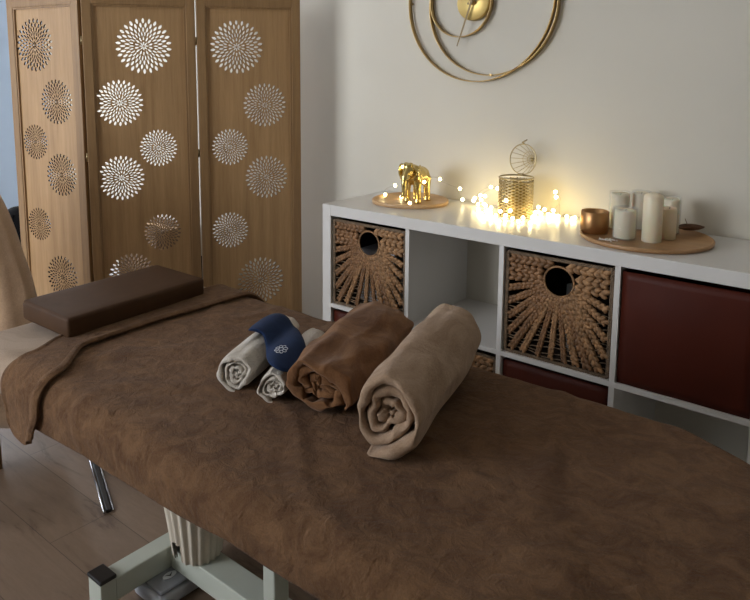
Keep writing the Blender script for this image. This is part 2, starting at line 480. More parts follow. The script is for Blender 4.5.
make_bin('maroon storage box in the lower left compartment beneath the left woven basket', (cx(X0, X1), .014, .0405))
make_bin('maroon storage box in the lower compartment under the middle woven basket', (cx(X4, X5), .014, .0405))

# ------------------------------------------------------------------ wall clock
ck = thing('wall_clock', 'large gold wall clock of interlocking rings above the white shelf', 'clock', (.40, .389, 1.5))
def hoop(R, cx_, cz, y0, y1, t=.0035):
    bm = bmesh.new(); n = 96; rg = []
    for i in range(n):
        a = 2*pi*i/n
        rg.append([bm.verts.new((cx_+r*cos(a), y, cz+r*sin(a))) for r, y in ((R, y0), (R-t, y0), (R-t, y1), (R, y1))])
    for i in range(n):
        a, b = rg[i], rg[(i+1) % n]
        for j in range(4): bm.faces.new((a[j], a[(j+1) % 4], b[(j+1) % 4], b[j]))
    return bm
for R, x, z in ((.293, .414, 1.506), (.252, .467, 1.488), (.127, .346, 1.501)):
    o = obj('ring', hoop(R, x-.40, z-1.5, -.026, -.004), M['brass'], ck, True)
bm = L([(0, .0), (.062, 0), (.066, .003), (.066, .018), (.062, .021), (0, .021)], seg=64)
bmesh.ops.rotate(bm, verts=bm.verts, matrix=Matrix.Rotation(pi/2, 3, 'X'))
o = obj('dial_disc', bm, M['brassface'], ck, True); o.location = (.398-.40, -.002, -.002)
bm = L([(0, .0), (.012, 0), (.012, .014), (0, .014)], seg=24)
bmesh.ops.rotate(bm, verts=bm.verts, matrix=Matrix.Rotation(pi/2, 3, 'X'))
o = obj('hub', bm, M['brass'], ck, True); o.location = (.0, -.021, -.002)
def hand(tip, back, w, y, name):
    d = Vector((tip[0], 0, tip[1])); n = Vector((-d.z, 0, d.x)).normalized()*w/2; b = -d.normalized()*back
    bm = bmesh.new(); pts = [b-n, d-n*.5, d+n*.5, b+n]
    f = [bm.verts.new(p) for p in pts]; k = [bm.verts.new(p+Vector((0, .002, 0))) for p in pts]
    bm.faces.new(f); bm.faces.new(k[::-1])
    for i in range(4): bm.faces.new((f[i], f[(i+1) % 4], k[(i+1) % 4], k[i]))
    o = obj(name, bm, M['handmetal'], ck); o.location = (.0, y, -.002)
hand((-.055, -.156), .03, .008, -.037, 'minute_hand'); hand((.085, .03), .02, .008, -.032, 'hour_hand')
for x, z in ((.123, 1.506), (.706, 1.506), (.346, 1.628), (.467, 1.238)):
    o = obj('wall_bracket', B(-.004, .004, -.006, 0, -.004, .004), M['brass'], ck); o.location = (x-.40, 0, z-1.5)

# ------------------------------------------------------------------ trays, elephant, lantern
def tray(name, label, x, y, R, mat, h=.012, f=None, rz=0):
    prof = [(0, 0), (R-.006, 0), (R-.001, .003), (R, h-.002), (R-.002, h), (R-.006, h), (R-.009, h*.55), (0, h*.5)]
    o = obj(name, L(prof, seg=96, f=f), mat, None, True, (x, y, Zt)); o.rotation_euler = (0, 0, rz)
    return tag(o, label, 'tray')
TR = .0  # tray surfaces
tray('wooden_tray', 'small pale wooden tray carrying the gold elephant on the shelf top', .232, .234, .141, M['tray'], .015, lambda a: 1+.03*cos(3*a))
tray('round_board', 'large round bamboo board under the candles at right of the shelf top', 1.087, .202, .181, M['board'], .013)
Z1 = Zt+.0078; Z2 = Zt+.0068
bm = bmesh.new()
blob(bm, (0, .015, .088), (.034, .050, .036)); blob(bm, (0, -.012, .096), (.031, .032, .036)); blob(bm, (0, .045, .086), (.031, .026, .034))
blob(bm, (0, -.048, .112), (.023, .025, .028)); blob(bm, (0, -.056, .128), (.014, .014, .012)); blob(bm, (-.009, -.052, .133), (.01, .012, .009)); blob(bm, (.009, -.052, .133), (.01, .012, .009))
for s in (-1, 1):
    blob(bm, (s*.033, -.036, .107), (.0055, .019, .030), Matrix.Rotation(s*.35, 3, 'Z')@Matrix.Rotation(s*.12, 3, 'Y'))
    blob(bm, (s*.034, -.030, .085), (.005, .012, .014), Matrix.Rotation(s*.35, 3, 'Z'))
    tube(bm, [(s*.011, -.064, .098), (s*.013, -.078, .088), (s*.013, -.088, .088)], [.0045, .0035, .002], 8)
    for y, z in ((-.020, 0), (.048, 0)):
        tube(bm, [(s*.019, y, .085), (s*.0205, y-.002, .045), (s*.021, y, .016), (s*.021, y-.001, 0)], [.016, .0125, .0115, .0135], 14)
tube(bm, [(0, -.062, .112), (0, -.078, .095), (0, -.083, .070), (0, -.082, .048), (-.002, -.084, .034), (-.004, -.092, .028)], [.014, .0115, .009, .0072, .006, .005], 12)
tube(bm, [(0, .070, .098), (0, .076, .085), (0, .078, .062), (0, .079, .050)], [.003, .0025, .002, .004], 8)
o = obj('elephant_figurine', bm, M['gold'], None, True, (.262, .222, Z1))
m = o.modifiers.new('r', 'REMESH'); m.mode = 'VOXEL'; m.voxel_size = .0019; m.use_smooth_shade = True
m = o.modifiers.new('s', 'CORRECTIVE_SMOOTH'); m.iterations = 6; m.use_only_smooth = True
o.rotation_euler = (0, 0, radians(4)); o.scale = (1.08, 1.0, 1.08)
tag(o, 'shiny gold elephant figurine standing on the small pale wooden tray', 'figurine')

JX, JY = .640, .268
jar = thing('metal_lantern', 'openwork metal candle lantern with its round wire lid standing open among fairy lights', 'lantern', (JX, JY, Zt))
bm = bmesh.new(); R, h = .056, .132; n = 15
for z in (.0028, h): tube(bm, [(R*cos(2*pi*i/48), R*sin(2*pi*i/48), z) for i in range(48)], .0028, 8, closed=True)
for z in (h-.012,): tube(bm, [(R*cos(2*pi*i/48), R*sin(2*pi*i/48), z) for i in range(48)], .0016, 6, closed=True)
for k in range(n):
    for s in (-1, 1):
        pts = [(R*cos(2*pi*(k/n)+s*2*pi*j/24*.38*2), R*sin(2*pi*(k/n)+s*2*pi*j/24*.38*2), .003+(h-.012)*j/24) for j in range(25)]
        tube(bm, pts, .0021, 5)
obj('lattice_body', bm, M['antique'], jar, True)
bm = L([(0, 0), (R-.003, 0), (R-.003, .002), (0, .002)], seg=40); obj('base_plate', bm, M['antique'], jar)
bm = L([(0, .003), (.034, .003), (.036, .006), (.036, .112), (.034, .112), (.034, .008), (0, .007)], seg=40)
obj('glass_cup', bm, M['amber'], jar, True)
# lid: shallow wire dome, hinged at the back, standing upright and facing the camera side
bm = bmesh.new(); RL = .052
tube(bm, [(RL*cos(2*pi*i/48), 0, RL+RL*sin(2*pi*i/48)) for i in range(48)], .0022, 8, closed=True)
for rr, dd in ((.30, .050), (.52, .040)):
    tube(bm, [(.0+RL*rr*cos(2*pi*i/32), dd, RL+RL*rr*sin(2*pi*i/32)) for i in range(32)], .0011, 6, closed=True)
for k in range(16):
    a = 2*pi*k/16
    pts = [(RL*q*cos(a), .055*(1-q*q), RL+RL*q*sin(a)) for q in (1, .85, .65, .45, .25, .1)]
    tube(bm, pts, .0010, 5)
blob(bm, (0, .056, RL), (.006, .006, .006)); 
lid = obj('lid', bm, M['antique'], jar, True); lid.location = (-.006, .048, h+.004); lid.rotation_euler = (radians(-6), 0, radians(-8))
bm = T([(0, 0, 2*RL-.001), (-.004, -.006, 2*RL+.006), (.012, -.004, 2*RL+.016)], [.003, .0035, .002], 8)
obj('latch', bm, M['antique'], lid, True)
bm = T([(-.011, 0, 0), (.011, 0, 0)], .004, seg=10); obj('hinge', bm, M['antique'], lid, True)

# ------------------------------------------------------------------ candles
def candle(label, x, y, r, h, tip='flat', glass=0, group=None):
    t = thing('pillar_candle', label, 'candle', (x, y, Z2), group=group)
    zb = .004 if glass else 0
    if tip == 'dome': prof = [(0, zb), (r-.001, zb), (r, zb+.001), (r, h-.014), (r*.9, h-.008), (r*.5, h-.003), (r*.16, h), (0, h+.0005)]
    else: prof = [(0, zb), (r-.001, zb), (r, zb+.001), (r, h-.006), (r-.002, h), (r*.8, h-.002), (r*.4, h-.008), (0, h-.009)]
    obj('wax_body', L(prof, seg=40), M['wax'], t, True)
    zt = h if tip == 'dome' else h-.009
    if tip != 'dome': obj('wick', T([(0, 0, zt-.002), (.0005, 0, zt+.006), (.002, 0, zt+.010)], .0011, seg=6), M['wick'], t, True)
    if glass:
        R = r+.004
        obj('glass_holder', L([(0, 0), (R, 0), (R+.0005, .002), (R+.001, glass), (R-.001, glass), (R-.0015, .0035), (0, .0035)], seg=40), M['glass'], t, True)
    return t
candle('tallest white pillar candle with a rounded tip, front middle of the bamboo board', 1.117, .160, .0265, .142, 'dome')
candle('short white candle in a clear glass at the front left of the candle group', 1.047, .143, .029, .086, 'flat', .092)
candle('white candle in a tall clear glass, back left of the candle group', .990, .258, .027, .112, 'flat', .117)
candle('white candle in tall glass in the back row between two candles', 1.038, .298, .024, .114, 'flat', .119)
candle('slim short white candle just right of the tallest candle', 1.142, .222, .0215, .092, 'flat')
candle('white candle in a glass, rearmost at right of the candle group', 1.128, .296, .022, .106, 'flat', .112)
cup = thing('copper_cup', 'round copper coloured tealight cup at left of the bamboo board', 'cup', (.949, .170, Z2))
obj('cup_body', L([(0, 0), (.038, 0), (.040, .002), (.041, .030), (.040, .064), (.038, .066), (.036, .064), (.036, .004), (0, .004)], seg=48), M['copper'], cup, True)
o = obj('wax_filling', L([(0, .0042), (.0355, .0042), (.0355, .030), (0, .029)], seg=40), M['wax'], cup, True)
bm = bmesh.new()
for i in range(13):
    for j in range(9):
        u = i/12*2-1; v = j/8*2-1; wd = .018*sqrt(max(0, 1-u*u))*(1-.2*u)
        bm.verts.new((u*.040, v*wd, .010+.006*u*u+.010*v*v*(1-u*u)))
bm.verts.ensure_lookup_table()
for i in range(12):
    for j in range(8): bm.faces.new([bm.verts[q] for q in (i*9+j, (i+1)*9+j, (i+1)*9+j+1, i*9+j+1)])
lf = obj('dried_leaf', bm, M['leaf'], None, True, (1.196, .318, Z2)); lf.rotation_euler = (0, 0, radians(42))
m = lf.modifiers.new('t', 'SOLIDIFY'); m.thickness = .003; m.offset = 1
lf.location = (1.178, .322, Z2); lf.scale = (1, 1, 1.5); lf.location.z = Z2-.003
tag(lf, 'brown dried leaf pod lying at the back right of the bamboo board', 'leaf')
st = obj('stem', T([(-.005, 0, .012), (-.012, 0, .022), (-.020, .0, .034)], .001, seg=6), M['leaf'], lf, True)
bm = bmesh.new()
for k in range(26):
    a = random.uniform(0, 2*pi); r = random.random()**.6
    blob(bm, (r*.030*cos(a), r*.016*sin(a), .0018), (random.uniform(.002, .0042),)*2+(.0022,), None, 1)
o = obj('spilled_salt', bm, M['salt'], None, True, (1.018, .090, Z2)); o['kind'] = 'stuff'
tag(o, 'white salt crystals scattered at the front left of the bamboo board', 'salt')

# ------------------------------------------------------------------ fairy lights
ft = thing('fairy_lights', 'string of warm glowing fairy lights piled around the lantern and elephant', 'fairy lights', (JX, JY, Zt))
zb = .7755
BL = [(.186, .200, .829), (.117, .232, .782), (.192, .234, .782), (.288, .150, .782), (.245, .166, .908), (.262, .160, .897), (.318, .196, .856), (.318, .300, .854), (.404, .300, .828), (.405, .34, zb+.01), (.455, .31, .789),
      (.519, .34, .844), (.545, .345, .842), (.488, .30, .813), (.506, .30, .813), (.508, .27, .803), (.466, .30, .801), (.519, .27, .79), (.534, .296, zb), (.565, .222, zb), (.594, .139, zb), (.50, .35, zb), (.470, .33, zb), (.548, .25, zb),
      (.585, .20, .777), (.615, .18, zb), (.560, .18, zb), (.613, .150, zb), (.637, .205, zb), (.658, .161, zb), (.677, .177, zb), (.666, .106, zb), (.713, .148, zb), (.699, .207, zb), (.656, .20, .795), (.645, .19, .829), (.625, .19, .79),
      (.72, .23, zb), (.743, .225, zb), (.754, .144, zb), (.722, .27, .789), (.712, .261, zb), (.70, .33, .795), (.721, .33, .789), (.736, .35, zb), (.753, .325, zb), (.756, .28, zb), (.774, .309, zb), (.711, .315, zb), (.69, .35, zb), (.752, .36, .79),
      (.765, .30, .857), (.768, .30, .840), (.79, .27, zb), (.825, .302, zb), (.827, .336, zb), (.875, .309, zb), (.80, .35, zb), (.60, .36, zb), (.57, .35, .80), (.64, .36, zb), (.53, .215, zb)]
bm0 = bmesh.new(); blob(bm0, (0, 0, 0), (.0062, .0062, .0062), None, 3)
b0 = None
BL = [(x, min(y, .318), z) for x, y, z in BL]
for i, p in enumerate(BL):
    if b0 is None: b = b0 = obj('bulb', bm0, M['bulb'], ft, True)
    else: b = b0.copy(); C.objects.link(b); b.parent = ft
    b.location = (p[0]-JX, p[1]-JY, p[2]-Zt)
# wire through the bulbs, in order, with small loops
bm = bmesh.new(); pts = []
for i in range(len(BL)-1):
    p0, p1 = Vector(BL[i]), Vector(BL[i+1])
    off = Vector((random.uniform(-.02, .02), random.uniform(-.012, .012), random.uniform(0, .012)))
    for k in range(8):
        t = k/8; q = p0.lerp(p1, t)+off*sin(pi*t)*min(1, (p1-p0).length/.05)
        q.z = max(q.z+.0, Zt+.0022); q.y = min(q.y, .384)
        if k == 0: q = q+Vector((0, 0, .005))
        pts.append(q-Vector((JX, JY, Zt)))
tube(bm, pts, .0006, 5)
obj('wire', bm, M['wire'], ft, True)

# ------------------------------------------------------------------ treatment table
TZ, ER = .60, .05
IX0, IX1, IY0, IY1 = -.03, 1.62, -1.25, -.625
def nearest(x, y):
    """nearest point of the rounded inner rectangle and outward distance"""
    rc = .05 if x < .8 else .25
    cx0, cx1, cy0, cy1 = IX0+rc, IX1-rc, IY0+rc, IY1-rc
    qx, qy = min(max(x, cx0), cx1), min(max(y, cy0), cy1)
    dx, dy = x-qx, y-qy; l = hypot(dx, dy)
    if l <= rc: return x, y, 0, 0, 0
    nx, ny = dx/l, dy/l
    return qx+nx*rc, qy+ny*rc, nx, ny, l-rc
def drape(x, y, off, flare=0):
    px, py, nx, ny, d = nearest(x, y)
    if d <= 0: return Vector((px, py, TZ+off))
    R = ER+off; Lq = R*pi/2
    if d < Lq: a = d/R; return Vector((px+nx*R*sin(a), py+ny*R*sin(a), TZ-ER+R*cos(a)))
    e = d-Lq
    return Vector((px+nx*(R+flare*e), py+ny*(R+flare*e), TZ-ER-e))
tb = thing('treatment_table', 'massage treatment table on a grey-white steel base in the foreground', 'treatment table', (.8, -.94, 0))
def rel(bm): bmesh.ops.translate(bm, verts=bm.verts, vec=(-.8, .94, 0)); return bm
# mattress: radial grid
bm = bmesh.new(); N = 160; rings = []
ccx, ccy = (IX0+IX1)/2, (IY0+IY1)/2
def bound(a):
    lo, hi = 0, 2.0
    for _ in range(40):
        m_ = (lo+hi)/2
        if nearest(ccx+m_*cos(a), ccy+m_*sin(a))[4] > 0: hi = m_
        else: lo = m_
    return lo
bd = []
# perimeter points, evenly spread
per = []
for i in range(N):
    a = 2*pi*i/N
    # superellipse-like spread of directions
    a2 = atan2(sin(a)*(IY1-IY0), cos(a)*(IX1-IX0))
    r = bound(a2); per.append((ccx+r*cos(a2), ccy+r*sin(a2)))
def ringat(d, off=0):
    out = []
    for x, y in per:
        e = 1e-4
        nx_, ny_ = nearest(x+(x-ccx)*.02, y+(y-ccy)*.02)[2:4]
        out.append(drape(x+nx_*d, y+ny_*d, off))
    return out
prev = None
cv = bm.verts.new((ccx, ccy, TZ))
seq = [(k/6, None) for k in range(1, 7)]+[(1, d) for d in (.01, .02, .03, .04, .05, .06, .07, .0785, .09, .105)]
for s_, d in seq:
    if d is None: r = [bm.verts.new((ccx+(x-ccx)*s_, ccy+(y-ccy)*s_, TZ)) for x, y in per]
    else: r = [bm.verts.new(p) for p in ringat(d)]
    if prev is None:
        for i in range(N): bm.faces.new((cv, r[i], r[(i+1) % N]))
    else:
        for i in range(N): bm.faces.new((prev[i], r[i], r[(i+1) % N], prev[(i+1) % N]))
    prev = r
bm.faces.new(prev[::-1])
o = obj('mattress', rel(bm), M['cover'], tb, True); o['label'] = 'beige fleece covered mattress'
obj('frame_rail', rel(B(.05, 1.55, -1.16, -.72, .46, .521, .004)), M['steel'], tb)
# base
FX = .37
def foot(fx):
    for y in (-1.19, -.69):
        s = -1 if y < -1 else 1
        o = obj('foot_post', rel(B(fx-.027, fx+.027, y-.02, y+.02, 0, .108, .003)), M['steel'], tb)
        q = obj('end_cap', rel(B(fx-.029, fx+.029, y-.022, y+.022, .104, .114, .003)), M['cap'], o); q['label'] = 'black plastic end cap'
    obj('cross_bar', rel(B(fx-.025, fx+.025, -1.17, -.71, .044, .101, .003)), M['steel'], tb)
foot(FX); foot(1.28)
obj('long_beam', rel(B(FX+.025, 1.255, -1.015, -.945, .044, .101, .003)), M['steel'], tb)
obj('upright', rel(B(.832, .864, -1.115, -1.075, .101, .44, .003)), M['steel'], tb)
obj('upright', rel(B(.832, .864, -.885, -.845, .101, .44, .003)), M['steel'], tb)
obj('support_bar', rel(B(.834, .862, -1.075, -.885, .114, .15, .003)), M['steel'], tb)
# fluted column cover
bm = bmesh.new(); seg = 144
flute = lambda a: 1+.05*sin(20*a)
lathe(bm, [(.056, .101), (.058, .105), (.0635, .150), (.070, .20), (.083, .29), (.095, .38), (.097, .438), (.092, .438), (.06, .20), (.052, .105), (.052, .101)], seg, (.458, -.980, 0), f=flute)
# notch
dl = []
for f in bm.faces:
    cc = f.calc_center_median(); a = atan2(cc.y+.980, cc.x-.458)
    if -1.78 < a < -1.38 and cc.z < .16: dl.append(f)
bmesh.ops.delete(bm, geom=dl, context='FACES')
o = obj('column_cover', rel(bm), M['ivory'], tb, True); o['label'] = 'ivory fluted column cover flaring upwards'
obj('lift_column', rel(T([(.458, -.980, .101), (.458, -.980, .44)], .035, seg=24)), M['dark'], tb, True)
# strip lying on the floor under the head end
sd = Vector((-.182, .079, 0)).normalized()
stt = obj('floor_strip', B(0, .55, -.008, .008, 0, .010, .002), M['cap'], None, False, (.024, -.958, 0)); stt.rotation_euler = (0, 0, atan2(sd.y, sd.x))
tag(stt, 'dark strip with a beaded chrome edge lying on the floor under the head of the table', 'strip')
obj('chrome_rod', T([(0, .013, .004), (.55, .013, .004)], .0035, seg=8), M['chrome'], stt, True)
bm = bmesh.new()
for k in range(70): blob(bm, (.004+k*.0078, -.013, .0045), (.0045, .0048, .0045), None, 1)
obj('bead_edge', bm, M['chrome'], stt, True)

# foot pedal on the floor
pd = thing('foot_pedal', 'grey foot pedal with an oval white emblem on the floor under the table base', 'foot pedal', (.408, -1.035, 0), radians(-1))
bm = B(-.055, .055, -.065, .065, .0, .034, .012, seg=3); obj('pedal_base', bm, M['ped'], pd, True)
bm = B(-.042, .046, -.052, .052, .034, .044, .006, seg=3); tp = obj('tread', bm, M['pedtop'], pd, True)
bm = L([(0, 0), (.010, 0), (.010, .001), (0, .001)], seg=32)
for v in bm.verts: v.co.y *= 1.9
o = obj('emblem_plate', bm, M['paper'], tp, True); o.location = (.008, .0, .0441)
bm = bmesh.new()
tube(bm, [(-.004, -.010, 0), (.001, -.003, 0), (.004, 0, 0), (.001, .003, 0), (-.004, .010, 0)], [.0006, .0016, .0024, .0016, .0006], 6)
o = obj('emblem', bm, M['cap'], tp, True); o.location = (.008, 0, .0450)
o = obj('power_cable', T([(.60+.02*k, -.90-.012*k+.03*sin(k*.7), .004+.0) for k in range(14)]+[(.89, -1.03, .01)], .003, seg=8), M['ivory'], None, True)
tag(o, 'thin pale cable lying on the floor behind the steel beam', 'cable')

# ------------------------------------------------------------------ blanket
def fb(x, y, s, o=4):
    return noise.fractal(Vector((x*s, y*s, 1.7)), 1.0, 2.0, o)
bm = bmesh.new(); nx, ny = 210, 130
xa, xb, ya, yb = .175, IX1+.135, IY0-.135, IY1+.135
G = []
for i in range(nx+1):
    row = []
    for j in range(ny+1):
        x = xa+(xb-xa)*i/nx; y = ya+(yb-ya)*j/ny
        d = nearest(x, y)[4]
        off = .006+.0025*fb(x, y, 5)+.0016*abs(fb(x+3, y, 11))
        r_ = abs(noise.noise(Vector((x*3.3+y*1.5, y*2.1-x*1.1, 5))))
        off += .004*max(0, .12-r_)/.12
        for sx_, sy_, k_ in ((7.5, 5.0, 1), (4.2, 9.5, 2)):
            rr_ = abs(noise.noise(Vector((x*sx_+2.1*y*k_, y*sy_-1.7*x, 11*k_))))
            off += .0026*max(0, .09-rr_)/.09*max(0, noise.noise(Vector((x*2.5, y*2.5, 20+k_)))+.25)
        fl = .25*noise.noise(Vector((x*4, y*4, 9)))
        # pull corner drape shorter so the hem stays level
        px, py, nnx, nny, dd = nearest(x, y)
        dm = .133-.028*min(1, max(0, (x-.45)/.7))
        if d > 0 : pass
        if dd > 0:
            q = dd*dm/.133 if dd < .133 else dm
            x2 = px+nnx*q; y2 = py+nny*q
            p = drape(x2, y2, max(.004, off), fl)
        else: p = drape(x, y, max(.004, off), fl)
        if d > .08: p.z += .006*noise.noise(Vector((x*5, y*5, 3)))*(d-.08)/.05
        row.append(bm.verts.new(p))
    G.append(row)
for i in range(nx):
    for j in range(ny): bm.faces.new((G[i][j], G[i+1][j], G[i+1][j+1], G[i][j+1]))
bmesh.ops.remove_doubles(bm, verts=bm.verts, dist=.0002)
bmesh.ops.recalc_face_normals(bm, faces=bm.faces)
o = obj('fleece_blanket', bm, M['blanket'], None, True)
m = o.modifiers.new('t', 'SOLIDIFY'); m.thickness = .005; m.offset = 0
tag(o, 'brown fleece blanket spread over the treatment table', 'blanket')
bl = o
# folded-back flap at the head end
def interp(t, P):
    for (a, va), (b, vb) in zip(P, P[1:]):
        if t <= b: u = (t-a)/(b-a); u = u*u*(3-2*u); return va+(vb-va)*u
    return P[-1][1]
bm = bmesh.new(); nx, ny = 26, 150; G = []
y0, y1 = IY0-.192, IY1+.13
for j in range(ny+1):
    y = y0+(y1-y0)*j/ny
    xl = interp(y, [(y0, .222), (-1.33, .208), (-1.25, .200), (-1.12, .148), (-.95, .112), (-.5, .125)])
    xr = interp(y, [(y0, .335), (-1.36, .365), (-1.27, .355), (-1.12, .245), (-.9, .236), (-.65, .25), (-.5, .28)])
    row = []
    for i in range(nx+1):
        u = i/nx; x = xl+(xr-xl)*u
        thick = .008+.0075*(max(0, 1-((u-.93)/.07)**2 if u > .86 else 0))**.5+.004*(1 if u < .05 else 0)
        off = .0105+thick*.55+.0015*fb(x, y, 9)+.002*noise.noise(Vector((x*8, y*8, 2)))
        e = max(0, (IY0-.07)-y)
        yy = y+ (.022*(2*u-1)**4 if e > 0 else 0)*min(1, e/.13)
        p = drape(x, yy, off, -.05+.12*noise.noise(Vector((x*9, 2, 1)))+.08*u)
        row.append(bm.verts.new(p))
    G.append(row)
for j in range(ny):
    for i in range(nx): bm.faces.new((G[j][i], G[j][i+1], G[j+1][i+1], G[j+1][i]))
bmesh.ops.recalc_face_normals(bm, faces=bm.faces)
o = obj('folded_flap', bm, M['blanket'], bl, True)
m = o.modifiers.new('t', 'SOLIDIFY'); m.thickness = .012; m.offset = 0
m = o.modifiers.new('b', 'BEVEL'); m.width = .005; m.segments = 3; m.limit_method = 'ANGLE'

# pillow
SZ = TZ
bm = bmesh.new()
box(bm, -.108, .108, -.222, .222, 0, .054, .010, seg=4)
bmesh.ops.subdivide_edges(bm, edges=[e for e in bm.edges if e.calc_length() > .1], cuts=6, use_grid_fill=True)
o = obj('bolster_cushion', bm, M['pillow'], None, True, (.066, -.924, TZ+.0165)); o.rotation_euler = (0, radians(1.2), radians(3))
tag(o, 'flat rectangular dark brown leatherette cushion at the head of the table', 'cushion')

# ------------------------------------------------------------------ rolled towels
def rolled(name, label, near, far, Rx, Rz, turns, tfac, mat, group=None, seed=1, fold=.0, core=.12, rough=.0025, tele=.012, start=0, dirn=1, flat=.0, sq=0):
    rnd = random.Random(seed)
    n3, f3 = Vector((near[0], near[1], 0)), Vector((far[0], far[1], 0)); ax = f3-n3; Ln = ax.length
    ang = atan2(ax.y, ax.x)
    steps = int(46*turns); bm = bmesh.new()
    pitch = (1-core)/turns; prevl = None
    ns = 18
    def surf(th, rr, s):
        """cross-section point at angle th, relative radius rr (0..1), axial s"""
        a = start+dirn*th
        k = rr*(1+fold*(1-rr)*sin(2*a+1.1+seed)+fold*.8*(1-rr)*sin(3*a+.4+2*seed))
        k *= 1+.03*noise.noise(Vector((cos(a)*1.2+seed, sin(a)*1.2, s*5)))
        e = 1+sq*(abs(sin(a)*cos(a))*.35)
        x = Rx*k*cos(a)*e; z = Rz*k*sin(a)*e
        x += rough*noise.noise(Vector((a*2+seed*3, s*9, rr*6))); z += rough*noise.noise(Vector((a*2+5, s*9+seed, rr*6)))
        # sag: flatten underside
        lim = -Rz*(1-flat)
        if z < lim: z = lim+(z-lim)*.12
        bul = 1+.05*sin(pi*s/Ln)
        return x*bul, z*bul
    for i in range(steps+1):
        th = i/steps*turns*2*pi
        ro = core+(1-core)*(i/steps); t = pitch*tfac*min(1, (steps-i)/4+.25); ri = max(.02, ro-t)
        z0 = tele*(.5+.5*noise.noise(Vector((th*.8+seed, 0, 0))))*(1 if i < steps*.85 else .6) + tele*.8*(1-i/steps)
        z1 = Ln-tele*.5*(.5+.5*noise.noise(Vector((th*.8+seed, 5, 0))))
        hb = (ro-ri)/2; rb = hb*Rz
        loop = []
        for k in range(ns+1): s = z0+rb+(z1-z0-2*rb)*k/ns; loop.append((ro, s))
        loop += [(ro-hb*.3, z1-rb*.3), ((ro+ri)/2, z1), (ri+hb*.3, z1-rb*.3)]
        for k in range(ns, -1, -1): s = z0+rb+(z1-z0-2*rb)*k/ns; loop.append((ri, s))
        loop += [(ri+hb*.3, z0+rb*.3), ((ro+ri)/2, z0), (ro-hb*.3, z0+rb*.3)]
        vs = []
        for r_, s in loop:
            x, z = surf(th, r_, s); vs.append(bm.verts.new((s, x, z)))
        if prevl:
            m_ = len(vs)
            for k in range(m_): bm.faces.new((prevl[k], prevl[(k+1) % m_], vs[(k+1) % m_], vs[k]))
        else: bm.faces.new(vs[::-1])
        prevl = vs
    bm.faces.new(prevl)
    bmesh.ops.recalc_face_normals(bm, faces=bm.faces)
    mz = min(v.co.z for v in bm.verts)
    bmesh.ops.translate(bm, verts=bm.verts, vec=(0, 0, -mz))
    o = obj(name, bm, mat, None, True, (near[0], near[1], TZ+.0085)); o.rotation_euler = (0, 0, ang)
    m = o.modifiers.new('ss', 'SUBSURF'); m.levels = 1; m.render_levels = 1
    return tag(o, label, 'towel', group)
rolled('rolled_towel', 'largest rolled towel, beige fleece, rightmost on the brown blanket', (1.082, -1.075), (.952, -.640), .071, .081, 3.4, .93, M['towelb'], seed=2, fold=.30, core=.14, rough=.008, tele=.028, start=-3.6, dirn=1, flat=.1)
rolled('rolled_towel', 'brown plush rolled towel between the white hand towels and the beige one', (.888, -1.035), (.758, -.635), .080, .058, 3.0, .93, M['towelbr'], seed=5, fold=.40, core=.13, rough=.016, tele=.025, start=-2.5, dirn=1, flat=.12)
rolled('rolled_towel', 'leftmost small white rolled terry towel, partly under the navy eye mask', (.698, -1.062), (.595, -.80), .045, .041, 3.3, .82, M['towelw'], seed=3, fold=.30, core=.15, rough=.006, tele=.010, start=.2, dirn=-1, flat=.06)
rolled('rolled_towel', 'second small white rolled terry towel, touching the brown rolled towel', (.790, -1.045), (.683, -.79), .035, .034, 3.0, .82, M['towelw'], seed=8, fold=.34, core=.16, rough=.006, tele=.010, start=-1.7, dirn=-1, flat=.06)

# ------------------------------------------------------------------ eye mask
OUT = [(0.634, -0.961), (0.607, -0.919), (0.597, -0.88), (0.608, -0.853), (0.636, -0.841), (0.677, -0.857), (0.725, -0.889), (0.772, -0.924), (0.805, -0.958), (0.823, -0.991), (0.828, -1.019), (0.825, -1.043), (0.807, -1.053), (0.779, -1.042), (0.744, -1.013), (0.708, -0.98), (0.674, -0.958), (0.653, -0.956)]
def catmull(P, n):
    out = []; m = len(P)
    for i in range(m):
        p0, p1, p2, p3 = [Vector(P[(i+k-1) % m]) for k in range(4)]
        for k in range(n):
            t = k/n
            out.append(.5*((2*p1)+(p2-p0)*t+(2*p0-5*p1+4*p2-p3)*t*t+(3*p1-p0-3*p2+p3)*t**3))
    return out
def towel_h(x, y, a, b, R, z):
    a, b = Vector(a), Vector(b); d = (b-a).normalized(); p = Vector((x, y))-a
    q = abs(p.x*d.y-p.y*d.x); Re = R+.004
    if q < Re*.8: return z+sqrt(Re*Re-q*q)
    return z+Re*.6-(q-Re*.8)*1.33
def mask_z(x, y):
    h = [towel_h(x, y, (.698, -1.062), (.595, -.80), .042, .650), towel_h(x, y, (.790, -1.045), (.683, -.79), .035, .643), .676]
    k = .014; return k*math.log(sum(math.exp((q-.6)/k) for q in h))+.6
rim = catmull(OUT, 5); cen = sum(rim, Vector((0, 0)))/len(rim)+Vector((.01, -.0))
bm = bmesh.new(); N = len(rim); top = []; bot = []
for r in range(1, 13):
    f = r/12; th = .0055*(1-f**3)**.6
    top.append([bm.verts.new((cen.x+(p.x-cen.x)*f, cen.y+(p.y-cen.y)*f, mask_z(cen.x+(p.x-cen.x)*f, cen.y+(p.y-cen.y)*f)+.0065+th)) for p in rim])
    bot.append([bm.verts.new((cen.x+(p.x-cen.x)*f, cen.y+(p.y-cen.y)*f, mask_z(cen.x+(p.x-cen.x)*f, cen.y+(p.y-cen.y)*f)+.0060-th*.6)) for p in rim])
ct = bm.verts.new((cen.x, cen.y, mask_z(*cen)+.012)); cb = bm.verts.new((cen.x, cen.y, mask_z(*cen)+.0027))
